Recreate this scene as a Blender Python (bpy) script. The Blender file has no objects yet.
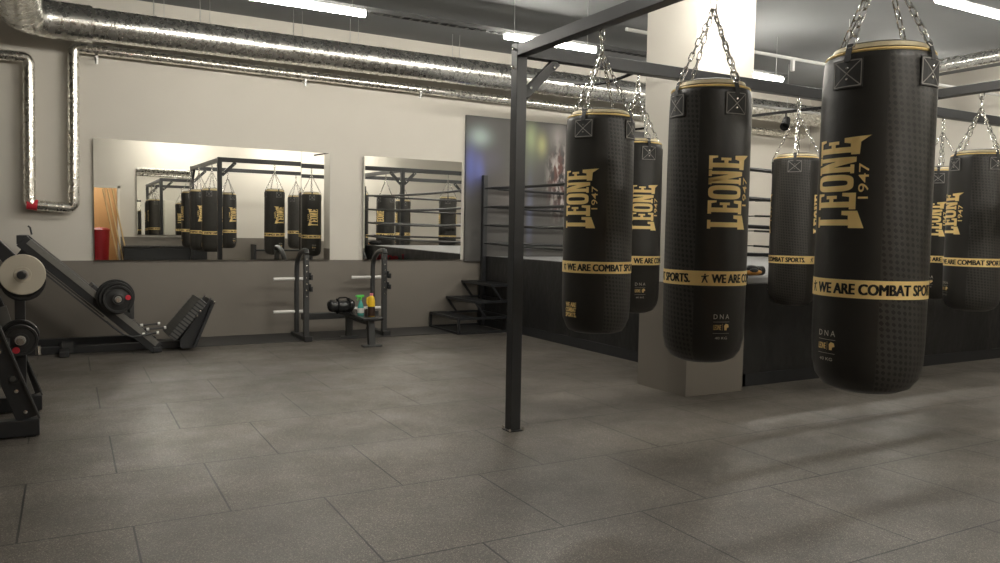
import bpy, bmesh, math, random
from mathutils import Vector, Matrix
random.seed(7)
PI = math.pi
sc = bpy.context.scene
C = sc.collection
R = math.radians

# ------------------------------------------------------------------ materials
def mat(name, col=(.5, .5, .5), rough=.5, metal=0., spec=.5, emit=None, estr=0.):
    m = bpy.data.materials.new(name); m.use_nodes = True
    b = m.node_tree.nodes['Principled BSDF']
    b.inputs['Base Color'].default_value = (*col, 1)
    b.inputs['Roughness'].default_value = rough
    b.inputs['Metallic'].default_value = metal
    b.inputs['Specular IOR Level'].default_value = spec
    if emit:
        b.inputs['Emission Color'].default_value = (*emit, 1)
        b.inputs['Emission Strength'].default_value = estr
    return m

class NT:
    """small helper for node graphs"""
    def __init__(s, m):
        s.m = m; s.t = m.node_tree; s.b = s.t.nodes['Principled BSDF']
    def n(s, ty, **kw):
        nd = s.t.nodes.new(ty)
        for k, v in kw.items(): setattr(nd, k, v)
        return nd
    def l(s, a, b): s.t.links.new(a, b)
    def math(s, op, a, b=None, c=None, clamp=False):
        nd = s.n('ShaderNodeMath', operation=op); nd.use_clamp = clamp
        for i, v in enumerate((a, b, c)):
            if v is None: continue
            if isinstance(v, (int, float)): nd.inputs[i].default_value = v
            else: s.l(v, nd.inputs[i])
        return nd.outputs[0]
    def mix(s, f, a, b):
        nd = s.n('ShaderNodeMix', data_type='RGBA')
        if isinstance(f, (int, float)): nd.inputs[0].default_value = f
        else: s.l(f, nd.inputs[0])
        for i, v in ((6, a), (7, b)):
            if isinstance(v, tuple): nd.inputs[i].default_value = (*v, 1)
            else: s.l(v, nd.inputs[i])
        return nd.outputs[2]
    def ramp(s, f, pts):
        nd = s.n('ShaderNodeValToRGB'); e = nd.color_ramp.elements
        while len(e) < len(pts): e.new(.5)
        for i, (p, c) in enumerate(pts):
            e[i].position = p; e[i].color = (c, c, c, 1) if isinstance(c, (int, float)) else (*c, 1)
        s.l(f, nd.inputs[0]); return nd.outputs[0]
    def coord(s, which='Object'):
        return s.n('ShaderNodeTexCoord').outputs[which]
    def pos(s):
        return s.n('ShaderNodeNewGeometry').outputs['Position']
    def sep(s, v):
        nd = s.n('ShaderNodeSeparateXYZ'); s.l(v, nd.inputs[0]); return nd.outputs
    def comb(s, x, y, z):
        nd = s.n('ShaderNodeCombineXYZ')
        for i, v in enumerate((x, y, z)):
            if isinstance(v, (int, float)): nd.inputs[i].default_value = v
            else: s.l(v, nd.inputs[i])
        return nd.outputs[0]
    def noise(s, v, scale, detail=2, rough=.5):
        nd = s.n('ShaderNodeTexNoise'); nd.inputs['Scale'].default_value = scale
        nd.inputs['Detail'].default_value = detail; nd.inputs['Roughness'].default_value = rough
        s.l(v, nd.inputs['Vector']); return nd.outputs['Fac']
    def bump(s, h, strength, dist=.01):
        nd = s.n('ShaderNodeBump'); nd.inputs['Strength'].default_value = strength
        nd.inputs['Distance'].default_value = dist
        s.l(h, nd.inputs['Height']); s.l(nd.outputs[0], s.b.inputs['Normal'])

def noisy(name, col, rough=.5, metal=0., amount=.15, scale=6, bump=0., bscale=60, spec=.5):
    m = mat(name, col, rough, metal, spec); g = NT(m); p = g.coord()
    f = g.noise(p, scale, 4)
    lo = tuple(c * (1 - amount) for c in col); hi = tuple(min(1, c * (1 + amount)) for c in col)
    g.l(g.mix(f, lo, hi), g.b.inputs['Base Color'])
    if bump: g.bump(g.noise(p, bscale, 3), bump, .005)
    return m

WALL_UP = (.64, .605, .54); WALL_LO = (.205, .184, .158)
def wall_material():
    m = mat('painted_plaster', WALL_UP, .75, 0, .3); g = NT(m)
    p = g.pos(); z = g.sep(p)[2]
    f = g.noise(p, 1.3, 4)
    up = g.mix(f, tuple(c * .95 for c in WALL_UP), tuple(c * 1.04 for c in WALL_UP))
    lo = g.mix(f, tuple(c * .9 for c in WALL_LO), tuple(c * 1.08 for c in WALL_LO))
    g.l(g.mix(g.math('GREATER_THAN', z, 1.085), lo, up), g.b.inputs['Base Color'])
    g.l(g.math('MULTIPLY_ADD', g.math('GREATER_THAN', z, 1.085), .3, .45), g.b.inputs['Roughness'])
    g.bump(g.noise(p, 40, 3), .08, .003)
    return m

def floor_material():
    m = mat('rubber_floor_tiles', (.1, .1, .1), .6, 0, .45); g = NT(m)
    p = g.pos(); x, y, z = g.sep(p)
    t = R(-.33)      # tile grid is turned a third of a degree from the walls
    xr = g.math('ADD', g.math('MULTIPLY', x, math.cos(t)), g.math('MULTIPLY', y, math.sin(t)))
    yr = g.math('SUBTRACT', g.math('MULTIPLY', y, math.cos(t)), g.math('MULTIPLY', x, math.sin(t)))
    v = g.math('DIVIDE', g.math('SUBTRACT', yr, 3.386), .997)
    row = g.math('FLOOR', v)
    u = g.math('ADD', g.math('DIVIDE', g.math('SUBTRACT', xr, 1.277), 1.0036), g.math('MULTIPLY', row, .514))
    fu = g.math('FRACT', u); fv = g.math('FRACT', v)
    du = g.math('MINIMUM', fu, g.math('SUBTRACT', 1, fu)); dv = g.math('MINIMUM', fv, g.math('SUBTRACT', 1, fv))
    wob = g.math('MULTIPLY_ADD', g.noise(p, 3, 2), .004, .0)
    su = g.math('LESS_THAN', g.math('SUBTRACT', du, wob), .0032)
    sv = g.math('LESS_THAN', g.math('SUBTRACT', dv, wob), .0030)
    seam = g.math('MAXIMUM', su, sv)
    wn = g.n('ShaderNodeTexWhiteNoise', noise_dimensions='2D')
    g.l(g.comb(g.math('FLOOR', u), row, 0), wn.inputs['Vector'])
    tile = g.math('MULTIPLY_ADD', wn.outputs['Value'], .12, .94)
    vor = g.n('ShaderNodeTexVoronoi'); vor.inputs['Scale'].default_value = 230; g.l(p, vor.inputs['Vector'])
    speck = g.ramp(g.sep(vor.outputs['Color'])[0], [(.0, .5), (.6, .85), (.85, 1.2), (1, 2.5)])
    smudge = g.ramp(g.noise(p, .9, 5, .6), [(.3, .70), (.7, 1.34)])
    f = g.math('MULTIPLY', g.math('MULTIPLY', tile, smudge), speck)
    col = g.n('ShaderNodeMix', data_type='RGBA', blend_type='MULTIPLY'); col.inputs[0].default_value = 1
    col.inputs[6].default_value = (.116, .103, .088, 1); g.l(g.comb(f, f, f), col.inputs[7])
    g.l(g.mix(seam, col.outputs[2], (.008, .0075, .007)), g.b.inputs['Base Color'])
    g.l(g.ramp(g.noise(p, 2.2, 5, .6), [(.3, .33), (.7, .52)]), g.b.inputs['Roughness'])
    h = g.math('SUBTRACT', g.math('MULTIPLY', g.sep(vor.outputs['Color'])[1], .25), g.math('MULTIPLY', seam, 1))
    g.bump(h, .35, .004)
    return m

def foil_material(name, axis=0, rib=9., tint=(.78, .77, .73)):
    m = mat(name, tint, .3, 1.); g = NT(m); p = g.coord()
    s = g.sep(p)
    n1 = g.noise(p, 15, 3, .6); n2 = g.noise(p, 60, 2, .6)
    ribs = g.math('POWER', g.math('ABSOLUTE', g.math('SINE', g.math('MULTIPLY', s[axis], rib * PI))), 30)
    h = g.math('ADD', g.math('ADD', g.math('MULTIPLY', n1, .8), g.math('MULTIPLY', n2, .12)), g.math('MULTIPLY', ribs, .9))
    g.bump(h, .11, .010)
    g.l(g.ramp(n1, [(.3, .20), (.7, .36)]), g.b.inputs['Roughness'])
    return m

def bag_material():
    m = mat('black_bag_leather', (.022, .021, .020), .42, 0, .5); g = NT(m)
    p = g.coord(); x, y, z = g.sep(p)
    ang = g.math('ADD', g.math('ARCTAN2', y, x), PI / 2 + 4 * PI)       # angle from the left edge of the lettering
    half = g.math('FRACT', g.math('DIVIDE', ang, PI))                     # repeats every half turn
    dotted = g.math('MULTIPLY', g.math('GREATER_THAN', half, 78 / 180), g.math('LESS_THAN', half, 165 / 180))
    a = g.math('MULTIPLY', ang, .23)
    q1 = g.math('SINE', g.math('MULTIPLY', g.math('ADD', a, z), PI / .023))
    q2 = g.math('SINE', g.math('MULTIPLY', g.math('SUBTRACT', a, z), PI / .028))
    hole = g.math('GREATER_THAN', g.math('MULTIPLY', q1, q2), g.math('MULTIPLY_ADD', g.noise(p, 22, 2), .9, -.26))
    big = g.ramp(g.noise(p, 5, 2), [(.42, .0), (.55, 1.)])
    k = g.math('MULTIPLY', hole, dotted)
    base = g.mix(dotted, (.024, .0225, .020), (.046, .043, .038))
    g.l(g.mix(k, base, (.017, .016, .015)), g.b.inputs['Base Color'])
    seam = g.math('LESS_THAN', g.math('ABSOLUTE', g.math('SUBTRACT', half, 78 / 180)), .003)
    seam2 = g.math('LESS_THAN', g.math('ABSOLUTE', g.math('SUBTRACT', half, 165 / 180)), .003)
    hh = g.math('ADD', g.math('MULTIPLY', g.noise(p, 7, 3), .9), g.math('MULTIPLY', g.noise(p, 240, 2), .06))
    hh = g.math('SUBTRACT', hh, g.math('MULTIPLY', k, .18))
    hh = g.math('SUBTRACT', hh, g.math('MULTIPLY', g.math('MAXIMUM', seam, seam2), .5))
    g.bump(hh, .5, .008)
    return m

def gold_material():
    m = mat('gold_print', (.66, .48, .21), .42, .1); g = NT(m); p = g.coord()
    g.l(g.mix(g.noise(p, 9, 3), (.90, .64, .25), (.98, .75, .34)), g.b.inputs['Base Color'])
    return m

def panel_material():
    m = mat('printed_arena_panel', (.1, .1, .1), .5, 0, .3); g = NT(m)
    x, y, z = g.sep(g.pos())
    col = (.108, .102, .098); cur = None
    base = g.mix(g.noise(g.pos(), 1.2, 3), (.070, .067, .064), (.115, .110, .104)); cur = base
    blobs = [((6.02, 3.10), (.20, .16), (.42, .52, .50), .8), ((5.86, 2.62), (.10, .30), (.13, .16, .50), .8), ((6.02, 2.60), (.10, .22), (.15, .18, .55), .8),
             ((6.2, 2.72), (.25, .2), (.16, .15, .2), .5), ((7.0, 3.12), (.12, .26), (.40, .48, .25), .8), ((7.22, 3.05), (.10, .18), (.48, .48, .22), .8),
             ((6.85, 2.75), (.3, .4), (.16, .17, .14), .6), ((7.55, 3.2), (.15, .2), (.35, .32, .3), .7), ((7.0, 1.9), (.06, .55), (.16, .18, .30), .6),
             ((8.3, 3.0), (.3, .2), (.4, .36, .2), .7), ((8.9, 2.7), (.2, .3), (.2, .2, .45), .7), ((6.6, 2.2), (.35, .3), (.15, .13, .12), .6)]
    for (bx, bz), (rx, rz), c, k in blobs:
        dx = g.math('DIVIDE', g.math('SUBTRACT', x, bx), rx); dz = g.math('DIVIDE', g.math('SUBTRACT', z, bz), rz)
        d2 = g.math('ADD', g.math('MULTIPLY', dx, dx), g.math('MULTIPLY', dz, dz))
        f = g.math('MULTIPLY', g.math('EXPONENT', g.math('MULTIPLY', d2, -1)), k)
        cur = g.mix(f, cur, c)
    # a softly printed standing figure in pale and red clothing
    dx = g.math('DIVIDE', g.math('SUBTRACT', x, 7.62), .24); dz = g.math('DIVIDE', g.math('SUBTRACT', z, 2.45), .55)
    d2 = g.math('ADD', g.math('MULTIPLY', dx, dx), g.math('MULTIPLY', dz, dz))
    body = g.math('EXPONENT', g.math('MULTIPLY', g.math('POWER', d2, 1.5), -1))
    sx = g.comb(g.math('MULTIPLY', x, 2.2), 0, z)
    ns = g.noise(sx, 4.5, 4); n2 = g.noise(sx, 3.1, 2)
    fig = g.mix(g.ramp(ns, [(.48, 0.), (.60, 1.)]), g.mix(g.ramp(n2, [(.45, 0.), (.6, 1.)]), (.05, .045, .045), (.13, .06, .05)), (.50, .45, .42))
    cur = g.mix(g.math('MULTIPLY', body, 1.1, clamp=True), cur, fig)
    g.l(cur, g.b.inputs['Base Color'])
    return m

M = dict(
    wall=wall_material(), floor=floor_material(),
    ceil=noisy('ceiling_paint', (.20, .205, .21), .8, amount=.06, scale=2),
    strip=noisy('dark_rubber_strip', (.035, .034, .033), .55, amount=.25, scale=8),
    foil=foil_material('foil_duct_wrap', 0), foil_y=foil_material('foil_duct_wrap_cross', 1),
    foilz=foil_material('foil_pipe_wrap', 2, 4., (.84, .82, .76)),
    steel=noisy('galvanised_steel', (.55, .55, .54), .35, 1., amount=.1, scale=30),
    chrome=mat('polished_chain_steel', (.80, .79, .76), .18, 1.),
    black=noisy('black_powder_coat', (.022, .023, .025), .38, 0, amount=.2, scale=12),
    grey_metal=noisy('charcoal_powder_coat', (.055, .056, .055), .4, .2, amount=.15, scale=12),
    railgrey=noisy('grey_rubber_tread', (.11, .11, .105), .5, amount=.15, scale=20),
    railtop=noisy('grey_rail_steel', (.22, .215, .20), .4, .5, amount=.15, scale=20),
    bag=bag_material(), gold=gold_material(),
    ink=mat('black_print', (.012, .011, .010), .55),
    white_ink=mat('pale_print', (.62, .58, .50), .55),
    zip=noisy('pale_gold_zip', (.62, .54, .36), .5, .2, amount=.2, scale=60),
    patch=noisy('black_webbing_patch', (.03, .03, .03), .6, amount=.2, scale=60),
    stitch=mat('grey_stitching', (.30, .29, .27), .7),
    lid=noisy('dark_bag_lid', (.07, .065, .055), .6, amount=.3, scale=20),
    pad=noisy('black_vinyl_pad', (.022, .022, .022), .22, amount=.2, scale=10),
    apron=None, canvas=noisy('grey_ring_canvas', (.33, .33, .33), .7, amount=.1, scale=4, bump=.2, bscale=120),
    rope=noisy('black_rope_cover', (.014, .014, .015), .45, amount=.2, scale=20),
    mirror=mat('mirror_silvering', (.93, .93, .90), .0, 1.),
    medge=mat('mirror_glass_edge', (.35, .38, .36), .3, .2),
    tube=mat('lit_tube_diffuser', (1, 1, 1), .5, 0, .5, (1., .955, .86), 62.),
    fixture=mat('white_lamp_housing', (.75, .75, .73), .5),
    screen=panel_material(),
    plate=noisy('black_rubber_plate', (.02, .02, .02), .45, amount=.2, scale=20),
    paleplate=noisy('bare_aluminium_plate', (.60, .55, .45), .45, .35, amount=.08, scale=3),
    red=mat('red_plastic', (.42, .02, .03), .4), redp=mat('red_badge', (.62, .03, .05), .5),
    white=mat('white_plastic', (.75, .74, .70), .45),
    teal=mat('teal_clear_plastic', (.08, .42, .36), .2), green=mat('green_plastic', (.10, .62, .10), .35),
    yellow=mat('yellow_plastic', (.85, .55, .03), .35), brown=mat('dark_brown_label', (.035, .018, .012), .4),
    pink=mat('pink_plastic', (.72, .22, .28), .4),
    wood=noisy('pine_board', (.62, .45, .22), .6, amount=.2, scale=5), ply=noisy('warm_plywood', (.50, .29, .12), .6, amount=.1, scale=3),
    orange=noisy('orange_leather', (.75, .36, .08), .4, amount=.15, scale=20),
    shoe=noisy('black_glove_leather', (.015, .015, .015), .35, amount=.1, scale=20),
    cable=mat('black_cable', (.012, .012, .012), .85, 0, .15), whitewall=noisy('white_paint', (.72, .70, .64), .7, amount=.04, scale=3),
)
def apron_material():
    m = mat('black_ring_apron', (.015, .015, .015), .42); g = NT(m); p = g.pos(); x, y, z = g.sep(p)
    q = g.comb(g.math('MULTIPLY', x, 1.1), g.math('MULTIPLY', y, 1.1), g.math('MULTIPLY', z, .8))
    g.bump(g.noise(q, 1.0, 4, .6), .8, .08)
    return m
M['apron'] = apron_material()

# ------------------------------------------------------------------ mesh helpers
def new(): return bmesh.new()
def obj(name, bm, m, parent=None, smooth=False, bevel=0., loc=None, label=None):
    bmesh.ops.recalc_face_normals(bm, faces=bm.faces)
    me = bpy.data.meshes.new(name); bm.to_mesh(me); bm.free()
    me.materials.append(m)
    if smooth:
        for p in me.polygons: p.use_smooth = True
        try: me.set_sharp_from_angle(angle=R(38))
        except Exception: pass
    o = bpy.data.objects.new(name, me); C.objects.link(o)
    if parent is not None: o.parent = parent
    if loc is not None: o.location = loc
    if bevel:
        b = o.modifiers.new('bevel', 'BEVEL'); b.width = bevel; b.segments = 2; b.limit_method = 'ANGLE'
    if label: o['label'] = label
    return o
def thing(name, label, cat, loc=(0, 0, 0), rz=0., group=None):
    o = bpy.data.objects.new(name, None); C.objects.link(o)
    o.location = loc; o.rotation_euler = (0, 0, rz)
    o.empty_display_size = .1
    o['label'] = label; o['category'] = cat
    if group: o['group'] = group
    return o
def tag(o, label, cat, group=None):
    o['label'] = label; o['category'] = cat
    if group: o['group'] = group
    return o
def struct(o): o['kind'] = 'structure'; return o

def box(bm, c, s, rot=None):
    """box of centre c and size s; rot = 3x3 or None"""
    vs = []
    for i in (-1, 1):
        for j in (-1, 1):
            for k in (-1, 1):
                v = Vector((i * s[0] / 2, j * s[1] / 2, k * s[2] / 2))
                if rot is not None: v = rot @ v
                vs.append(bm.verts.new(v + Vector(c)))
    for f in ((0, 1, 3, 2), (4, 6, 7, 5), (0, 4, 5, 1), (2, 3, 7, 6), (0, 2, 6, 4), (1, 5, 7, 3)):
        bm.faces.new([vs[i] for i in f])
    return vs
def bx(bm, a, b):
    return box(bm, [(a[i] + b[i]) / 2 for i in range(3)], [abs(b[i] - a[i]) for i in range(3)])
def frame_of(d):
    d = d.normalized(); up = Vector((0, 0, 1)) if abs(d.z) < .95 else Vector((1, 0, 0))
    s = d.cross(up).normalized(); return d, s, s.cross(d).normalized()
def beam(bm, a, b, w, h, up=None):
    """rectangular bar from a to b, w sideways and h upwards"""
    a, b = Vector(a), Vector(b); d, s, u = frame_of(b - a)
    r = Matrix((d, s, u)).transposed()
    return box(bm, (a + b) / 2, ((b - a).length, w, h), r)
def tube(bm, pts, r, seg=10, closed=False, cap=True):
    pts = [Vector(p) for p in pts]; n = len(pts); rings = []
    prev = None
    for i, p in enumerate(pts):
        if closed: d = pts[(i + 1) % n] - pts[i - 1]
        else: d = pts[min(i + 1, n - 1)] - pts[max(i - 1, 0)]
        d.normalize()
        if prev is None: _, s, u = frame_of(d)
        else:
            s = (prev - d * prev.dot(d)).normalized(); u = s.cross(d).normalized()
        prev = s
        rr = r[i] if isinstance(r, (list, tuple)) else r
        rings.append([bm.verts.new(p + (s * math.cos(2 * PI * k / seg) + u * math.sin(2 * PI * k / seg)) * rr) for k in range(seg)])
    m = n if closed else n - 1
    for i in range(m):
        A, B = rings[i], rings[(i + 1) % n]
        for k in range(seg):
            bm.faces.new((A[k], A[(k + 1) % seg], B[(k + 1) % seg], B[k]))
    if cap and not closed:
        bm.faces.new(list(reversed(rings[0]))); bm.faces.new(rings[-1])
def lathe(bm, prof, seg=48, M4=None, c=(0, 0, 0)):
    """profile of (r,z) spun about z"""
    rings = []
    for (r, z) in prof:
        if r < 1e-6: v = Vector((0, 0, z)); rings.append([v])
        else: rings.append([Vector((r * math.cos(2 * PI * k / seg), r * math.sin(2 * PI * k / seg), z)) for k in range(seg)])
    out = []
    for ring in rings:
        out.append([bm.verts.new(((M4 @ v) if M4 is not None else v) + Vector(c)) for v in ring])
    for A, B in zip(out, out[1:]):
        for k in range(seg):
            a0, a1 = (A[0], A[0]) if len(A) == 1 else (A[k], A[(k + 1) % seg])
            b0, b1 = (B[0], B[0]) if len(B) == 1 else (B[k], B[(k + 1) % seg])
            vs = []
            for v in (a0, a1, b1, b0):
                if v not in vs: vs.append(v)
            if len(vs) > 2: bm.faces.new(vs)
def axis_rot(d):
    """matrix taking +z to direction d"""
    return Vector(d).to_track_quat('Z', 'Y').to_matrix()
def one(name, fn, m, parent=None, **kw):
    bm = new(); fn(bm); return obj(name, bm, m, parent, **kw)
def copy_tree(o, parent=None):
    c = o.copy(); C.objects.link(c)
    if parent is not None: c.parent = parent
    for ch in [x for x in ALLCH(o)]: copy_tree(ch, c)
    return c
def ALLCH(o): return [x for x in list(C.objects) if x.parent == o]

# ------------------------------------------------------------------ lettering
def text_mesh(body, bold=0.):
    cu = bpy.data.curves.new('lettering', 'FONT'); cu.body = body; cu.size = 1; cu.offset = bold; cu.resolution_u = 3
    o = bpy.data.objects.new('lettering', cu); C.objects.link(o)
    dg = bpy.context.evaluated_depsgraph_get(); dg.update()
    me = bpy.data.meshes.new_from_object(o.evaluated_get(dg))
    bpy.data.objects.remove(o); bpy.data.curves.remove(cu)
    return me
def add_text(bm, body, x, y, w, h, bold=0., heavy=0.):
    """flat lettering filling the box x..x+w, y..y+h of the xy plane"""
    me = text_mesh(body, bold)
    xs = [v.co.x for v in me.vertices]; ys = [v.co.y for v in me.vertices]
    x0, x1, y0, y1 = min(xs), max(xs), min(ys), max(ys)
    offs = [(0., 0.)] if not heavy else [(i * heavy, j * heavy * .35) for i in (-1, 0, 1) for j in (-1, 1)]
    for dx, dy in offs:
        vs = [bm.verts.new((x + dx + (v.co.x - x0) / (x1 - x0) * w, y + (v.co.y - y0) / (y1 - y0) * h + dy, 0)) for v in me.vertices]
        for p in me.polygons:
            try: bm.faces.new([vs[i] for i in p.vertices])
            except ValueError: pass
    bpy.data.meshes.remove(me)
def poly(bm, pts):
    bm.faces.new([bm.verts.new((p[0], p[1], 0)) for p in pts])
def bend(bm, fn, axis, lo, hi, step):
    """cut the flat mesh into strips along axis, then map each vertex with fn"""
    n = Vector((1, 0, 0)) if axis == 0 else Vector((0, 1, 0)); t = lo + step
    while t < hi:
        bmesh.ops.bisect_plane(bm, geom=bm.verts[:] + bm.edges[:] + bm.faces[:], plane_co=n * t, plane_no=n)
        t += step
    for v in bm.verts: v.co = fn(v.co.x, v.co.y)
RB = .232
def cyl(s, z, r): return Vector((r * math.sin(s), -r * math.cos(s), z))

def logo_letters(bm):
    """slab lettering LEONE in letter units: u along the word, v downwards from the cap line"""
    P = lambda o, pts: poly(bm, [(o + u, -v) for u, v in pts])
    def rect(o, u0, v0, u1, v1): P(o, [(u0, v0), (u1, v0), (u1, v1), (u0, v1)])
    # L
    rect(0, .02, 0, .62, .09); rect(0, .14, .05, .47, 1.0)
    P(0, [(.0, .92), (.95, .90), (.95, 1.10), (.0, 1.24)]); P(0, [(.68, .92), (.72, .76), (.95, .76), (.95, .95)])
    # E
    def E_(o, tail=False):
        rect(o, .03, 0, .93, .10); P(o, [(.74, .08), (.93, .08), (.93, .24), (.80, .24)])
        rect(o, .14, .05, .45, 1.0)
        rect(o, .40, .42, .72, .54); rect(o, .62, .33, .80, .63)
        if tail:
            P(o, [(.03, .92), (.80, .90), (.98, 1.16), (1.04, 1.32), (.70, 1.12), (.03, 1.10)]); P(o, [(.62, .93), (.70, .76), (.95, .76), (1.04, 1.32), (.8, 1.1)])
        else:
            rect(o, .03, .92, .94, 1.06); P(o, [(.70, .95), (.76, .76), (.94, .76), (.94, .98)])
    E_(1.0)
    # O
    def se(u, v, a, b, t, e): 
        ct, st = math.cos(t), math.sin(t)
        return (u + a * abs(ct) ** e * (1 if ct > 0 else -1), v + b * abs(st) ** e * (1 if st > 0 else -1))
    N = 32
    for k in range(N):
        t0, t1 = 2 * PI * k / N, 2 * PI * (k + 1) / N
        P(2.0, [se(.485, .5, .47, .5, t0, .55), se(.485, .5, .47, .5, t1, .55), se(.485, .5, .15, .37, t1, .5), se(.485, .5, .15, .37, t0, .5)])
    # N
    rect(3.0, .08, 0, .36, .99); rect(3.0, .68, 0, .90, 1.0)
    P(3.0, [(.10, 0), (.42, 0), (.90, 1.04), (.62, 1.04)])
    rect(3.0, .0, 0, .44, .085); rect(3.0, .0, .915, .48, 1.0); rect(3.0, .56, 0, .98, .085)
    E_(4.0, True)

def figure_icon(bm, x, y, h):
    """small boxing figure"""
    s = h
    for pts in ([(.42, .82), (.58, .82), (.6, 1), (.42, 1)], [(.32, .45), (.62, .42), (.66, .8), (.40, .8)], [(.60, .66), (.95, .74), (.95, .84), (.60, .8)],
                [(.1, .62), (.4, .66), (.42, .78), (.05, .74)], [(.30, .48), (.48, .45), (.28, .0), (.12, .0)], [(.46, .45), (.64, .45), (.88, .05), (.72, .0)]):
        poly(bm, [(x + p[0] * s, y + p[1] * s) for p in pts])

# ------------------------------------------------------------------ the room
XL, XR, YB, YF, H = -6.5, 14., 11.58, -1.6, 4.52
def room():
    struct(one('floor', lambda b: bx(b, (XL - .2, YF - 2.6, -.12), (XR + .2, YB + .2, 0)), M['floor']))
    struct(one('ceiling', lambda b: bx(b, (XL - .2, YF - 2.6, H), (XR + .2, YB + .2, H + .2)), M['ceil']))
    struct(one('wall_back', lambda b: bx(b, (XL - .2, YB, 0), (XR + .2, YB + .2, H)), M['wall']))
    struct(one('wall_left', lambda b: bx(b, (XL - .2, YF - .2, 0), (XL, YB, H)), M['wall']))
    struct(one('wall_right', lambda b: bx(b, (XR, YF - .2, 0), (XR + .2, YB, H)), M['wall']))
    def front(b):
        bx(b, (XL - .2, YF - .2, 0), (.15, YF, H)); bx(b, (.15, YF - .2, 2.45), (1.55, YF, H)); bx(b, (1.55, YF - .2, 0), (XR + .2, YF, H))
    struct(one('wall_front', front, M['wall']))
    def store(b):
        bx(b, (-.6, YF - 2.6, 0), (2.2, YF - 2.4, H)); bx(b, (-.8, YF - 2.6, 0), (-.6, YF - .2, H)); bx(b, (2.2, YF - 2.6, 0), (2.4, YF - .2, H))
    struct(one('wall_rear', store, M['ply']))
    def doorframe(b):
        bx(b, (.09, YF - .2, 0), (.15, YF + .02, 2.51)); bx(b, (1.55, YF - .2, 0), (1.61, YF + .02, 2.51)); bx(b, (.09, YF - .2, 2.45), (1.61, YF + .02, 2.51))
    struct(one('door_1', doorframe, M['whitewall']))
    struct(one('wall_column', lambda b: bx(b, (5.2, 5.62, 0), (5.95, 6.34, H)), M['wall']))
    struct(one('trim_1', lambda b: bx(b, (XL, 10.68, 0), (6.0, YB, .008)), M['strip']))
room()

# ------------------------------------------------------------------ mirrors, printed panel
def mirror(x0, x1, z0, z1, tilt, yaw, label, wall='back'):
    w, h = x1 - x0, z1 - z0
    o = thing('wall_mirror', label, 'mirror', ((x0 + x1) / 2, (YB - .03) if wall == 'back' else YF + .03, z0), group='frameless wall mirrors')
    one('mirror_glass', lambda b: bx(b, (-w / 2, -.004, 0), (w / 2, .004, h)), M['mirror'], o)
    one('mirror_backing', lambda b: bx(b, (-w / 2, .005, 0), (w / 2, .011, h)), M['medge'], o)
    o.rotation_euler = (R(tilt), 0, R(yaw))
    return o
mirror(.37, 3.075, 1.092, 2.675, .32, .36, 'longest frameless wall mirror, above the leg press and rack, reflecting the whole rig')
mirror(3.08, 3.51, 1.092, 2.675, .16, .12, 'narrow mirror strip butted to the end of the longest mirror')
mirror(4.03, 5.70, 1.092, 2.672, .30, .36, 'shorter frameless mirror beside the dark printed panel, reflecting ring ropes')
for o in list(C.objects):
    if o.name.startswith('wall_mirror'): o.location.y = YB - .035
def rear_mirror():
    o = thing('wall_mirror', 'leaning mirror on the opposite wall, seen only as a reflection inside the longest mirror', 'mirror', (2.76, YF + .06, 1.15), group='frameless wall mirrors')
    one('mirror_glass', lambda b: bx(b, (-.72, -.004, 0), (.72, .004, 1.9)), M['mirror'], o)
    one('mirror_backing', lambda b: bx(b, (-.72, -.011, 0), (.72, -.005, 1.9)), M['medge'], o)
    o.rotation_euler = (R(.6), 0, R(-.3))
rear_mirror()
tag(one('printed_panel', lambda b: bx(b, (5.77, YB - .05, 1.06), (10.4, YB - .005, 3.44)), M['screen']),
    'large dark printed panel of blurred arena lights hung on the wall behind the ring', 'wall panel')

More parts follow.
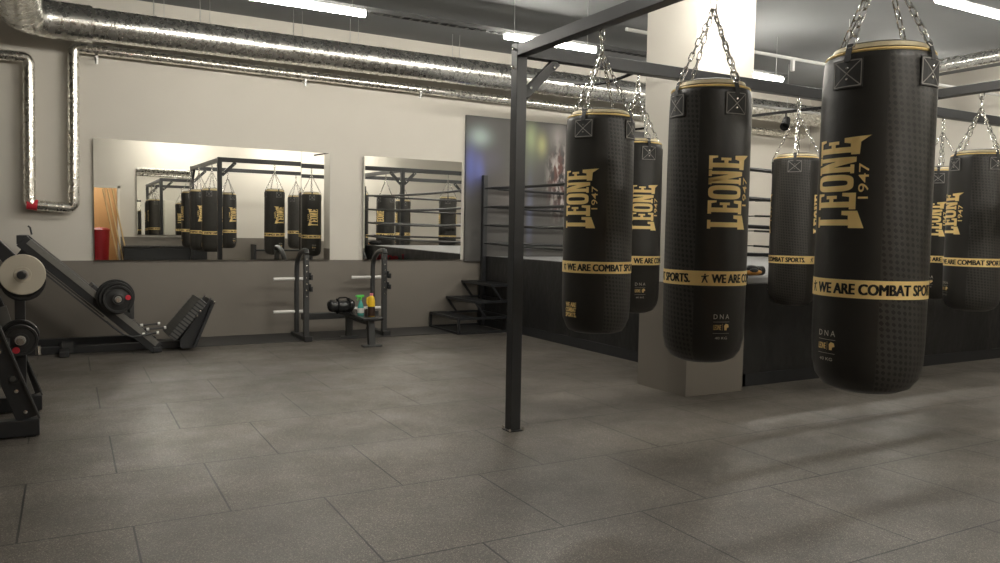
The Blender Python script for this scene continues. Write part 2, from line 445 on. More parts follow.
# ------------------------------------------------------------------ training rig
def rig():
    t = thing('bag_rig', 'black square tube frame standing on bolted posts that carries the punching bags', 'rig', (3.07, 5.25, 0))
    L = lambda p: (p[0] - 3.07, p[1] - 5.25, p[2])
    s = .09; XM, YN = 7.3, 1.5
    for (x, y) in ((3.07, 5.25), (XM, 5.25), (10.9, 5.25), (3.07, YN), (XM, YN), (10.9, YN)):
        p = one('post', lambda b: bx(b, L((x - s / 2, y - s / 2, .008)), L((x + s / 2, y + s / 2, 2.985))), M['black'], t, bevel=.004)
        one('base_plate', lambda b: bx(b, L((x - .062, y - .062, 0)), L((x + .062, y + .062, .008))), M['black'], p)
        for i in (-1, 1):
            for j in (-1, 1): one('anchor_bolt', lambda b: lathe(b, [(0, .022), (.008, .021), (.009, .008), (.009, .0)], 8, c=L((x + i * .058, y + j * .058, .006))), M['chrome'], p)
    zb, zt = 2.885, 2.985
    for y in (5.25, YN):
        for x0, x1 in ((3.07 + s / 2, XM - s / 2), (XM + s / 2, 10.9 - s / 2)):
            one('cross_beam', lambda b: bx(b, L((x0, y - .04, zb)), L((x1, y + .04, zt))), M['black'], t, bevel=.004)
    for x in (3.07, XM, 10.9):
        one('side_beam', lambda b: bx(b, L((x - .045, YN + s / 2, zb)), L((x + .045, 5.25 - s / 2, zt - .015))), M['black'], t, bevel=.004)
    def brace(x, y, dx, dy):
        one('corner_brace', lambda b: beam(b, L((x + dx * .045, y + dy * .045, 2.60)), L((x + dx * .33, y + dy * .33, 2.885)), .05, .07), M['black'], t)
        for z, k in ((2.66, .09), (2.84, .30)):
            for sg in (1, -1):
                one('brace_bolt', lambda b: lathe(b, [(0, .012), (.012, .01), (.014, 0)], 8, axis_rot((sg * dy, -sg * dx, 0)), L((x + dx * k + sg * dy * .026, y + dy * k - sg * dx * .026, z))), M['chrome'], t)
    for x in (3.07, XM, 10.9):
        for y, dy in ((5.25, -1), (YN, 1)):
            if y < 5: brace(x, y, 0, dy)
            if x < 10: brace(x, y, 1, 0)
            if x > 4: brace(x, y, -1, 0)
    for (x, y) in ((3.07, 5.25), (XM, 5.25)):
        for c, ax in (((x + .13, y - .042, 2.94), (0, -1, 0)), ((x - .047, y, 2.94), (-1, 0, 0)), ((x - .047, y, 2.80), (-1, 0, 0))):
            one('corner_bolt', lambda b: lathe(b, [(0, .015), (.013, .012), (.015, 0)], 8, axis_rot(ax), L(c)), M['chrome'], t)
    return t
rig()

# ------------------------------------------------------------------ punching bags
ZB = .885          # bag base above the floor
def link(bm, c, d, side, ln=.052, w=.030, r=.0038, seg=6):
    """one elongated chain link centred at c along d, lying in the plane of d and side"""
    d = Vector(d).normalized(); side = Vector(side); side = (side - d * side.dot(d)).normalized()
    pts = []; hl, hw = ln / 2 - w / 2 + r, w / 2 - r
    for k in range(6): a = PI * k / 5; pts.append(d * (hl + hw * math.sin(a)) + side * hw * math.cos(a))
    for k in range(6): a = PI * k / 5; pts.append(-d * (hl + hw * math.sin(a)) - side * hw * math.cos(a))
    tube(bm, [Vector(c) + p for p in pts], r, seg, closed=True)
def chain(bm, a, b, ln=.052, w=.030, r=.0038):
    a, b = Vector(a), Vector(b); d = b - a; L = d.length; pitch = ln - 2.6 * r; n = max(1, round((L - ln + pitch) / pitch))
    d.normalize(); _, s, u = frame_of(d); pitch = (L - ln) / max(1, n - 1)
    for i in range(n): link(bm, a + d * (ln / 2 + i * pitch), d, (s + u * .3) if i % 2 else (u - s * .3), ln, w, r)

def make_bag(dna=True):
    t = thing('punching_bag', 'x', 'punching bag', (0, 0, .885), group='black and gold punching bags hanging from the rig')
    HB = 1.392
    if dna: prof = [(0, .004), (.06, .0), (.13, .006), (.18, .026), (.212, .065), (.226, .12), (.230, .2)]
    else:   prof = [(0, .02), (.08, .016), (.15, .018), (.182, .028), (.200, .05), (.224, .105), (.230, .17)]
    prof = [(r_, z_ - .025 * max(0, 1 - z_ / .3)) for r_, z_ in prof]
    prof += [(.2315, .5), (.230, .9), (.229, 1.2), (.2275, 1.30), (.2235, HB - .03), (.220, HB - .008), (.212, HB)]
    def body(b):
        lathe(b, prof, 72)
    o = one('body', body, M['bag'], t, smooth=True)
    one('lid', lambda b: lathe(b, [(.212, HB), (.196, HB + .004), (.182, HB + .040), (.150, HB + .050), (0, HB + .052)], 48), M['lid'], t, smooth=True)
    one('piping', lambda b: tube(b, [(.214 * math.cos(2 * PI * k / 48), .214 * math.sin(2 * PI * k / 48), HB + .002) for k in range(48)], .0065, 6, closed=True), M['gold'], t, smooth=True)
    one('zip', lambda b: lathe(b, [(.1925, HB + .016), (.1955, HB + .018), (.1875, HB + .036), (.1845, HB + .034)], 48), M['zip'], t, smooth=True, label='pale gold zip around the lid')
    # logo
    pitch = .374 / 5.02; cap = .196
    for rep in (0, PI):
        b = new(); logo_letters(b)
        for v in b.verts: v.co.x *= pitch; v.co.y *= cap
        bend(b, lambda x, y, rep=rep: cyl(rep + -y / RB, .675 + x, RB + .0008), 1, -cap * 1.5, 0, cap / 7)
        obj('brand_lettering', b, M['gold'], t)
        b = new(); add_text(b, '1947', 0, 0, .145, .040, .004)
        bend(b, lambda x, y, rep=rep: cyl(rep + (cap * 1.30 - y) / RB, .675 + pitch * 1.60 + x, RB + .0008), 1, 0, .04, .02)
        obj('year_lettering', b, M['gold'], t)
    # gold band
    zb0, zb1 = .388, .463
    bd = one('band', lambda b: lathe(b, [(.2318, zb0), (RB + .0012, zb0), (RB + .0012, zb1), (.2318, zb1)], 72), M['gold'], t, smooth=True)
    for rep in (0, PI):
        bt = new(); add_text(bt, 'WE ARE COMBAT SPORTS.', 0, 0, R(150) * RB, .043, 0, .0028)
        bend(bt, lambda x, y, rep=rep: cyl(rep + R(9) + x / RB, zb0 + .0155 + y, RB + .0020), 0, 0, R(149) * RB, .03)
        obj('band_lettering', bt, M['ink'], bd)
        bt = new(); figure_icon(bt, -.025, 0, .046)
        bend(bt, lambda x, y, rep=rep: cyl(rep + x / RB, zb0 + .015 + y, RB + .0020), 0, -.03, .04, .02)
        obj('band_figure', bt, M['ink'], bd)
    # lower mark
    for rep in (0, PI):
        if dna:
            b = new(); add_text(b, 'D N A', 0, .108, .092, .024, .003)
            bx(b, (-.002, .092, 0), (.094, .0935, .0001)); bx(b, (-.002, .034, 0), (.094, .0355, .0001))
            bend(b, lambda x, y, rep=rep: cyl(rep + R(13) + x / RB, .112 + y, RB + .0006), 0, 0, .1, .03)
            obj('model_mark', b, M['white_ink'], t)
            b = new(); add_text(b, '40 KG', .010, .004, .072, .013, .0)
            bend(b, lambda x, y, rep=rep: cyl(rep + R(13) + x / RB, .112 + y, RB + .0006), 0, 0, .1, .03)
            obj('weight_mark', b, M['white_ink'], t)
            b = new(); add_text(b, 'LEONE', 0, .052, .044, .026, .01, .0006); bx(b, (.0515, .048, 0), (.053, .084, .0001))
            poly(b, [(.064, .05), (.078, .05), (.08, .062), (.092, .066), (.088, .08), (.072, .084), (.062, .074)])
            bend(b, lambda x, y, rep=rep: cyl(rep + R(13) + x / RB, .112 + y, RB + .0006), 0, 0, .1, .03)
            obj('emblem', b, M['gold'], t)
        else:
            b = new()
            for i, (s, w) in enumerate((('WE ARE', .098), ('COMBAT', .098), ('SPORTS.', .100))):
                add_text(b, s, 0, .066 - i * .033, w, .028, .008, .0016)
            bend(b, lambda x, y, rep=rep: cyl(rep + R(6) + x / RB, .102 + y, RB + .0006), 0, 0, .1, .03)
            obj('slogan_mark', b, M['gold'], t)
    # straps, patches, rings and chains
    ZB = .91; apex = Vector((0, 0, 1.82))
    for k in range(4):
        s = R(36 + 90 * k); w, h, zc = .135, .115, 1.305
        def grid(b, s0, s1, z0, z1, r0, r1, n=4):
            for i in range(n):
                a, c = s0 + (s1 - s0) * i / n, s0 + (s1 - s0) * (i + 1) / n
                q = [cyl(a, z0, r0), cyl(c, z0, r0), cyl(c, z1, r0), cyl(a, z1, r0), cyl(a, z0, r1), cyl(c, z0, r1), cyl(c, z1, r1), cyl(a, z1, r1)]
                v = [b.verts.new(p) for p in q]
                for f in ((4, 5, 6, 7), (0, 1, 5, 4), (3, 7, 6, 2), (0, 4, 7, 3), (1, 2, 6, 5)): b.faces.new([v[j] for j in f])
        hw = w / 2 / RB
        p = one('strap_patch', lambda b: grid(b, s - hw, s + hw, zc - h / 2, zc + h / 2, .229, .2345), M['patch'], t)
        def stitches(b):
            def line(x0, z0, x1, z1, wd=.0022):
                n = 5; dx, dz = x1 - x0, z1 - z0; L = math.hypot(dx, dz); nx, nz = -dz / L * wd, dx / L * wd
                for i in range(n):
                    f0, f1 = i / n, (i + 1) / n
                    q = [(x0 + dx * f0 - nx, z0 + dz * f0 - nz), (x0 + dx * f1 - nx, z0 + dz * f1 - nz), (x0 + dx * f1 + nx, z0 + dz * f1 + nz), (x0 + dx * f0 + nx, z0 + dz * f0 + nz)]
                    b.faces.new([b.verts.new(cyl(s + a / RB, zc + c, .2352)) for a, c in q])
            X, Z = w / 2 - .006, h / 2 - .006
            for l in ((-X, -Z, X, -Z), (-X, Z, X, Z), (-X, -Z, -X, Z), (X, -Z, X, Z), (-X, -Z, X, Z), (-X, Z, X, -Z)): line(*l)
        one('stitching', stitches, M['stitch'], p)
        for dz in (-.022, .022):
            one('rivet', lambda b: lathe(b, [(0, .004), (.005, .0035), (.007, 0)], 8, axis_rot(cyl(s, 0, 1)), cyl(s, zc + dz, .2345)), M['chrome'], p)
        # webbing strap rising over the rim to a steel ring
        def strap(b):
            path = [(.2335, zc + h / 2 - .01), (.2335, HB - .04), (.230, HB - .01), (.215, HB + .035)]
            hs = .014 / RB
            for (r0, z0), (r1, z1) in zip(path, path[1:]):
                q = [cyl(s - hs, z0, r0), cyl(s + hs, z0, r0), cyl(s + hs, z1, r1), cyl(s - hs, z1, r1)]
                o_ = cyl(s, 0, .004)
                va = [b.verts.new(x) for x in q]; vb = [b.verts.new(x + o_) for x in q]
                b.faces.new(va); b.faces.new(list(reversed(vb)))
                for i in range(4): b.faces.new((va[i], va[(i + 1) % 4], vb[(i + 1) % 4], vb[i]))
        one('strap', strap, M['patch'], p)
        start = cyl(s, HB + .030, .214); dirc = (apex - start).normalized()
        def ring(b):
            _, sd, u = frame_of(dirc); tang = cyl(s + PI / 2, 0, 1)
            link(b, start + dirc * .02, dirc, tang, .07, .048, .0045, 6)
        one('steel_ring', ring, M['chrome'], t, smooth=True)
        one('chain', lambda b: chain(b, start + dirc * .045, apex), M['chrome'], t, smooth=True)
    def top(b):
        link(b, apex + Vector((0, 0, .025)), (0, 0, 1), (1, 0, 0), .075, .045, .006, 8)
        chain(b, apex + Vector((0, 0, .05)), (0, 0, 2.885 - ZB - .045), .058, .034, .005)
    one('hanger_chain', top, M['chrome'], t, smooth=True)
    def hook(b):
        z = 2.885 - ZB
        tube(b, [(0, 0, z), (0, 0, z - .02)], .012, 8)
        link(b, (0, 0, z - .045), (0, 0, 1), (0, 1, 0), .07, .045, .006, 8)
    one('eye_bolt', hook, M['chrome'], t, smooth=True)
    def lift(o):
        for ch in ALLCH(o):
            ch.data.transform(Matrix.Translation((0, 0, .025))); lift(ch)
    lift(t)
    return t

protoA = make_bag(True); protoB = make_bag(False)
BAGS = [  # x, y, angle of lettering, label, proto
    (3.09, 4.22, -64, 'punching bag hung nearest the bare corner post, with a gold three line slogan block', 'B'),
    (2.985, 3.11, 1, 'large punching bag hanging in front of the square column foot', 'A'),
    (2.94, 2.10, -68, 'largest, nearest punching bag with a full gold band slogan and dotted side panel', 'A'),
    (4.24, 5.27, -8, 'smaller bag partly hidden behind the bag nearest the post, above the column foot', 'A'),
    (6.20, 5.27, 50, 'farther bag with a bare unlettered face, half hidden behind the largest bag', 'A'),
    (8.52, 5.27, -42, 'narrow sliver of far bag squeezed between the largest bag and a dotted one', 'A'),
    (7.3, 4.17, -88, 'dotted bag beyond the largest one, cut off by the photo edge, ring apron behind', 'A'),
    (5.02, 5.25, 200, 'bag hidden behind the second large bag, shown in the narrow mirror strip', 'A'),
    (3.95, 1.5, 190, 'lone bag reflected beside the rig corner post in the longest mirror', 'A'),
    (5.75, 1.5, 170, 'bag reflected at the seam between the longest mirror and its strip', 'A'),
    (8.9, 1.5, 150, 'bag on the far beam reflected behind the ropes in the shorter mirror', 'A'),
]
usedA = usedB = False
for i, (x, y, a0, lab, pr) in enumerate(BAGS):
    if pr == 'B': o = protoB
    elif not usedA: o = protoA; usedA = True
    else: o = copy_tree(protoA)
    o.location = (x, y, ZB)
    o.rotation_euler = (0, 0, math.atan2(-y, -x) + R(a0) + PI / 2)
    o['label'] = lab
    k = {0: .975, 1: .92, 2: .94, 6: 1.02}.get(i, .96); o.scale = (k, k, .966 if i == 2 else 1)
    o.location.z = {2: .915, 6: .90}.get(i, ZB)

# ------------------------------------------------------------------ boxing ring
RX0, RX1, RY0, RY1 = 6.1, 12.2, 5.78, 11.45
def ring():
    t = thing('boxing_ring', 'raised black boxing ring with rope fences, standing behind the rig and column', 'boxing ring', (RX0, RY0, 0))
    L = lambda x, y, z: (x - RX0, y - RY0, z)
    one('platform', lambda b: bx(b, L(RX0 + .03, RY0 + .03, 0), L(RX1 - .03, RY1 - .03, 1.05)), M['black'], t)
    one('canvas', lambda b: bx(b, L(RX0, RY0, 1.05), L(RX1, RY1, 1.14)), M['canvas'], t, bevel=.02)
    one('canvas_edge', lambda b: bx(b, L(RX0 - .012, RY0 + .0, 1.035), L(RX0 + .05, RY1, 1.150)), M['apron'], t, bevel=.008)
    def wavy(b, a, c, n, nrm):
        a, c, nrm = Vector(a), Vector(c), Vector(nrm); rows = 6
        vs = [[None] * (n + 1) for _ in range(rows + 1)]
        for i in range(n + 1):
            ph = i * .45 + math.sin(i * .17) * 2
            for j in range(rows + 1):
                f = j / rows
                p = a + (c - a) * i / n; amp = .012 * (1 - f) + .002
                vs[j][i] = b.verts.new((p.x + nrm.x * (amp * math.sin(ph) + .012), p.y + nrm.y * (amp * math.sin(ph) + .012), .13 + f * .93))
        for j in range(rows):
            for i in range(n): b.faces.new((vs[j][i], vs[j][i + 1], vs[j + 1][i + 1], vs[j + 1][i]))
    for a, c, nrm in (((RX0, RY0, 0), (RX1, RY0, 0), (0, -1, 0)), ((RX0, RY1, 0), (RX0, RY0, 0), (-1, 0, 0)), ((RX1, RY0, 0), (RX1, RY1, 0), (1, 0, 0))):
        o = one('apron', lambda b: wavy(b, L(*a), L(*c), 90, nrm), M['apron'], t, smooth=True)
    def foot(b):
        bx(b, L(RX0 - .02, RY0 - .02, 0), L(RX1 + .02, RY0 + .04, .13)); bx(b, L(RX0 - .02, RY0 - .02, 0), L(RX0 + .04, RY1, .13))
    one('base_rail', foot, M['black'], t)
    ins = .2; px = (RX0 - .04, RX1 - ins); py = (RY0 + ins, RY1 - .04)
    cor = [(px[0], py[0]), (px[1], py[0]), (px[1], py[1]), (px[0], py[1])]
    for (x, y) in cor:
        one('corner_post', lambda b: bx(b, L(x - .04, y - .04, 1.14), L(x + .04, y + .04, 2.47)), M['black'], t, bevel=.006)
        one('corner_post_leg', lambda b: bx(b, L(x - .04, y - .04, 0), L(x + .04, y + .04, 1.14)), M['black'], t)
    for z in (1.36, 1.655, 1.95, 2.255):
        for i in range(4):
            a, c = Vector((*cor[i], z)), Vector((*cor[(i + 1) % 4], z)); d = (c - a).normalized()
            ctr = Vector(((px[0] + px[1]) / 2, (py[0] + py[1]) / 2, z))
            a2, c2 = a + d * .25, c - d * .25; pts = []
            for k in range(9):
                f = k / 8; p = a2.lerp(c2, f); p.z -= .035 * 4 * f * (1 - f); pts.append(L(*p))
            r = one('rope', lambda b: tube(b, pts, .021, 8), M['rope'], t, smooth=True)
            one('turnbuckle', lambda b: tube(b, [L(*(a + d * .03)), L(*(a + d * .26))], .012, 6), M['black'], r)
            one('turnbuckle', lambda b: tube(b, [L(*(c - d * .03)), L(*(c - d * .26))], .012, 6), M['black'], r)
    # vertical rope spacers
    for i, f in ((0, .45), (2, .5)):
        a, c = Vector((*cor[i], 0)), Vector((*cor[(i + 1) % 4], 0)); p = a.lerp(c, f)
        one('rope_spacer', lambda b: bx(b, L(p.x - .012, p.y - .012, 1.34), L(p.x + .012, p.y + .012, 2.29)), M['rope'], t)
    # red script banner low on the left side
    b = new(); add_text(b, 'Leone', 0, .105, 1.5, .165, .0, .02)
    for v in b.verts: v.co = Vector((RX0 - .055 - RX0, (8.35 - v.co.x) - RY0, .76 + v.co.y))
    obj('red_script', b, M['redp'], t, label='red script lettering')
    b = new(); add_text(b, 'BOXING', 0, 0, .4, .06, .02)
    for v in b.verts: v.co = Vector((RX0 - .055 - RX0, (7.35 - v.co.x) - RY0, .75 + v.co.y))
    obj('pale_script', b, M['white_ink'], t, label='pale lettering')
    return t
ring()

# ring steps by the back wall
def steps():
    t = thing('ring_steps', 'black open steel steps climbing to the ring beside the back wall', 'steps', (5.17, 10.5, 0))
    Y1 = 1.02; s = .035
    tops = [(.0, .42, .235), (.28, .70, .48), (.56, .90, .73)]
    for i, (x0, x1, z) in enumerate(tops):
        x1 = .88
        def tr(b):
            beam(b, (x0, 0, z), (x0, Y1, z), s, s); beam(b, (x1, 0, z), (x1, Y1, z), s, s)
            beam(b, (x0, 0, z), (x1, 0, z), s, s); beam(b, (x0, Y1, z), (x1, Y1, z), s, s)
            xm = min(x0 + .32, x1)
            n = 7
            for k in range(1, n): 
                xx = x0 + (xm - x0) * k / n
                beam(b, (xx, .02, z + .008), (xx, Y1 - .02, z + .008), .022, .012)
        one('tread', tr, M['black'], t)
    def legs(b):
        for y in (0, Y1):
            beam(b, (0, y, 0.018), (.88, y, 0.018), s, s)
            beam(b, (0, y, 0), (0, y, .235), s, s)
            beam(b, (.28, y, .48), (.46, y, .24), s * .8, s * .8)
            beam(b, (.56, y, .73), (.74, y, .49), s * .8, s * .8)
        beam(b, (0, 0, .018), (0, Y1, .018), s, s)
    one('frame', legs, M['black'], t)
    for y in (0, Y1):
        one('upright', lambda b: bx(b, (.86, y - .018, 0), (.895, y + .018, .74)), M['black'], t)
steps()
def glove():
    o = thing('boxing_glove', 'black and orange glove lying on the front edge of the ring canvas', 'glove', (6.33, 5.92, 1.14))
    def g(b):
        for c, r in (((0, 0, .055), (.12, .07, .055)), ((.08, 0, .05), (.06, .06, .045))):
            v0 = len(b.verts)
            bmesh.ops.create_uvsphere(b, u_segments=20, v_segments=12, radius=1, matrix=Matrix.Translation(c) @ Matrix.Diagonal((*r, 1)))
        bmesh.ops.create_uvsphere(b, u_segments=14, v_segments=10, radius=1, matrix=Matrix.Translation((-.02, -.065, .05)) @ Matrix.Diagonal((.06, .03, .03, 1)))
    one('glove_body', g, M['shoe'], o, smooth=True)
    one('glove_panel', lambda b: bmesh.ops.create_uvsphere(b, u_segments=20, v_segments=12, radius=1, matrix=Matrix.Translation((.0, -.03, .035)) @ Matrix.Diagonal((.125, .062, .032, 1))), M['orange'], o, smooth=True, label='orange lower panel')
    one('cuff', lambda b: tube(b, [(.10, 0, .05), (.17, 0, .05)], .048, 16), M['shoe'], o, smooth=True)
glove()

# ------------------------------------------------------------------ plates
def plate_bm(b, c, axis, r, th, recess=True, holes=False):
    """weight plate spun about axis, centre of its front face at c"""
    prof = [(.026, 0), (.055, 0), (.058, -.004)]
    if recess: prof += [(r * .40, -.006), (r * .45, -.012), (r * .80, -.012), (r * .85, -.001), (r * .97, 0), (r, -.006), (r, -th + .006), (r * .97, -th), (.026, -th), (.026, 0)]
    else: prof += [(r * .97, -.004), (r, -.008), (r, -th + .004), (r * .97, -th), (.026, -th), (.026, 0)]
    lathe(b, prof, 48, axis_rot(axis), c)

def leg_press():
    t = thing('leg_press', 'angled black plate loaded leg press standing along the back wall', 'leg press machine', (.3, 10.4, 0))
    O = Vector((.3, 10.4, 0)); L = lambda x, y, z: (x - O.x, y - O.y, z)
    yn, yf = 10.42, 11.05
    for y in (yn, yf):
        # inclined rail with a lighter top strip
        r = one('rail', lambda b: beam(b, L(-.40, y, 1.36), L(1.0, y, .05), .10, .15), M['black'], t, bevel=.006)
        d = Vector((1.40, 0, -1.31)).normalized(); n = Vector((d.z, 0, -d.x)) * -1
        n = Vector((-d.z, 0, d.x)); off = n * .078
        one('rail_strip', lambda b: beam(b, L(-.36 + off.x * .5, y, 1.325 + off.z * .5), L(.97 + off.x * .5, y, .08 + off.z * .5), .125, .066), M['railtop'], r)
        one('rail_edge', lambda b: beam(b, L(-.30 - off.x * 1.4, y - .03, 1.17 - off.z * 1.4 + .08), L(.52 - off.x * 1.4, y - .03, .40 - off.z * 1.4 + .08), .02, .02), M['grey_metal'], r)
    def base(b):
        beam(b, L(-1.5, 10.72, .05), L(1.46, 10.72, .05), .10, .08)
        beam(b, L(-1.5, 11.25, .06), L(1.0, 11.25, .06), .08, .12)
        for x in (-1.4, -.0, 1.0): beam(b, L(x, 10.36, .04), L(x, 11.3, .04), .10, .06)
    one('base_frame', base, M['black'], t, bevel=.005)
    def jn(b):
        bx(b, L(-.02, 10.655, .01), L(.10, 10.67, .15))
        for dx in (.0, .07): lathe(b, [(0, .012), (.012, .01), (.013, 0)], 8, axis_rot((0, -1, 0)), L(.005 + dx, 10.655, .03))
    one('joint_plate', jn, M['grey_metal'], t)
    def back_stand(b):
        beam(b, L(-.33, 10.73, 1.30), L(-1.2, 10.73, .08), .09, .09)
    one('rear_stand', back_stand, M['black'], t)
    one('stop_pin', lambda b: tube(b, [L(-.30, yn, 1.43), L(-.315, yn, 1.51), L(-.335, yn, 1.53)], .010, 8), M['black'], t)
    def top_bar(b):
        beam(b, L(-.40, yn - .03, 1.37), L(-.40, yf + .03, 1.37), .10, .10)
    one('head_bar', top_bar, M['black'], t)
    # sled
    sl = one('sled', lambda b: (beam(b, L(.30, 10.74, .83), L(.72, 10.74, .44), .56, .05), bx(b, L(.70, 10.46, .42), L(.755, 11.0, .76)), beam(b, L(.62, 10.74, .52), L(.73, 10.74, .70), .4, .04)), M['grey_metal'], t, bevel=.006)
    one('sled_roller', lambda b: tube(b, [L(.40, 10.36, .62), L(.40, 11.1, .62)], .035, 14), M['black'], sl); one('sled_roller', lambda b: tube(b, [L(.62, 10.36, .42), L(.62, 11.1, .42)], .035, 14), M['black'], sl)
    one('horn', lambda b: tube(b, [L(.56, 10.02, .69), L(.56, 10.45, .69)], .025, 16), M['chrome'], sl, smooth=True)
    # wire handle under the plates
    one('lock_handle', lambda b: tube(b, [L(.44, 10.28, .42), L(.50, 10.26, .36), L(.62, 10.25, .26), L(.72, 10.25, .225), L(.80, 10.25, .235), L(.92, 10.27, .25)], .012, 8), M['black'], t, smooth=True)
    for (x0, x1, y, z) in ((.84, 1.04, 10.56, .325), (.90, 1.10, 10.46, .285), (.84, 1.0, 10.30, .245)):
        h = one('grip_bar', lambda b: tube(b, [L(x0, y, z), L(x1, y, z + .012)], .011, 8), M['black'], t)
        one('end_cap', lambda b: tube(b, [L(x0 - .012, y, z - .001), L(x0 + .018, y, z + .001)], .020, 10), M['white'], h); one('end_cap', lambda b: tube(b, [L(x1 - .015, y, z + .011), L(x1 + .012, y, z + .012)], .020, 10), M['white'], h)
    one('grip_stalk', lambda b: (beam(b, L(.86, 10.42, .30), L(.93, 10.42, .10), .03, .03),), M['black'], t)
    # ribbed foot platform
    a = Vector((1.12, 0, .20)); c = Vector((1.50, 0, .66)); d = (c - a).normalized(); n = Vector((d.z, 0, -d.x))
    y0, y1 = 10.36, 10.98
    def pad(b):
        ctr = (a + c) / 2 + n * .055
        rr = Matrix((d, Vector((0, 1, 0)), d.cross(Vector((0, 1, 0))))).transposed()
        box(b, L(ctr.x, (y0 + y1) / 2, ctr.z), ((c - a).length, y1 - y0, .11), rr)
    fp = one('foot_platform', pad, M['railgrey'], t, bevel=.012)
    def ribs(b):
        rr = Matrix((d, Vector((0, 1, 0)), d.cross(Vector((0, 1, 0))))).transposed()
        for k in range(13):
            p = a + d * (.03 + k * (c - a).length * .92 / 12) + n * .055
            one('grip_rib', lambda b: box(b, L(p.x, (y0 + y1) / 2, p.z), (.016, y1 - y0 + .010, .120), rr), M['black'], fp)
    ribs(None)
    def sup(b):
        for y in (y0 + .06, y1 - .09):
            vs0 = [(1.56, .56), (1.64, .66), (1.44, .03), (1.28, .03), (1.26, .14)]
            lo = [b.verts.new(L(x, y, z)) for x, z in vs0]; hi = [b.verts.new(L(x, y + .03, z)) for x, z in vs0]
            b.faces.new(lo); b.faces.new(list(reversed(hi)))
            for i in range(5): b.faces.new((lo[i], lo[(i + 1) % 5], hi[(i + 1) % 5], hi[i]))
        beam(b, L(1.665, (y0 + y1) / 2, .62), L(1.43, (y0 + y1) / 2, .05), y1 - y0, .035)
    one('platform_bracket', sup, M['black'], t)
    for x, z in ((1.50, .50), (1.46, .44), (1.665, .61)):
        one('platform_bolt', lambda b: lathe(b, [(0, .012), (.012, .01), (.014, 0)], 8, axis_rot((0, -1, 0)), L(x, y0 - .005, z)), M['chrome'], t)
    # plates on the horn
    for k, (yy, r, lab) in enumerate(((10.11, .162, 'outermost small black plate on the leg press sled, red badge beside its hub'), (10.17, .188, 'middle black plate on the leg press sled, rim showing behind the outermost one'), (10.235, .208, 'innermost and widest black plate on the leg press sled'))):
        cz = .69 + (0, .012, .02)[k]; cx = .56 - (0, .012, .02)[k]
        p = thing('weight_plate', lab, 'weight plate', (cx, yy, cz), group='black weight plates on the leg press sled')
        one('disc', lambda b: plate_bm(b, (0, 0, 0), (0, -1, 0), r, .05), M['plate'], p, smooth=True); one('hub', lambda b: lathe(b, [(.027, .0005), (.027, .004), (.036, .004), (.038, .0)], 20, axis_rot((0, -1, 0)), (0, 0, 0)), M['steel'], p, smooth=True)
        if k == 0:
            one('badge', lambda b: lathe(b, [(0, .003), (.028, .003), (.03, 0)], 16, axis_rot((0, -1, 0)), (.105, .002, .02)), M['redp'], p, label='red round badge')
            one('inner_ring', lambda b: lathe(b, [(.05, .004), (.056, .006), (.062, .004)], 24, axis_rot((0, -1, 0)), (0, 0, 0)), M['grey_metal'], p)
leg_press()

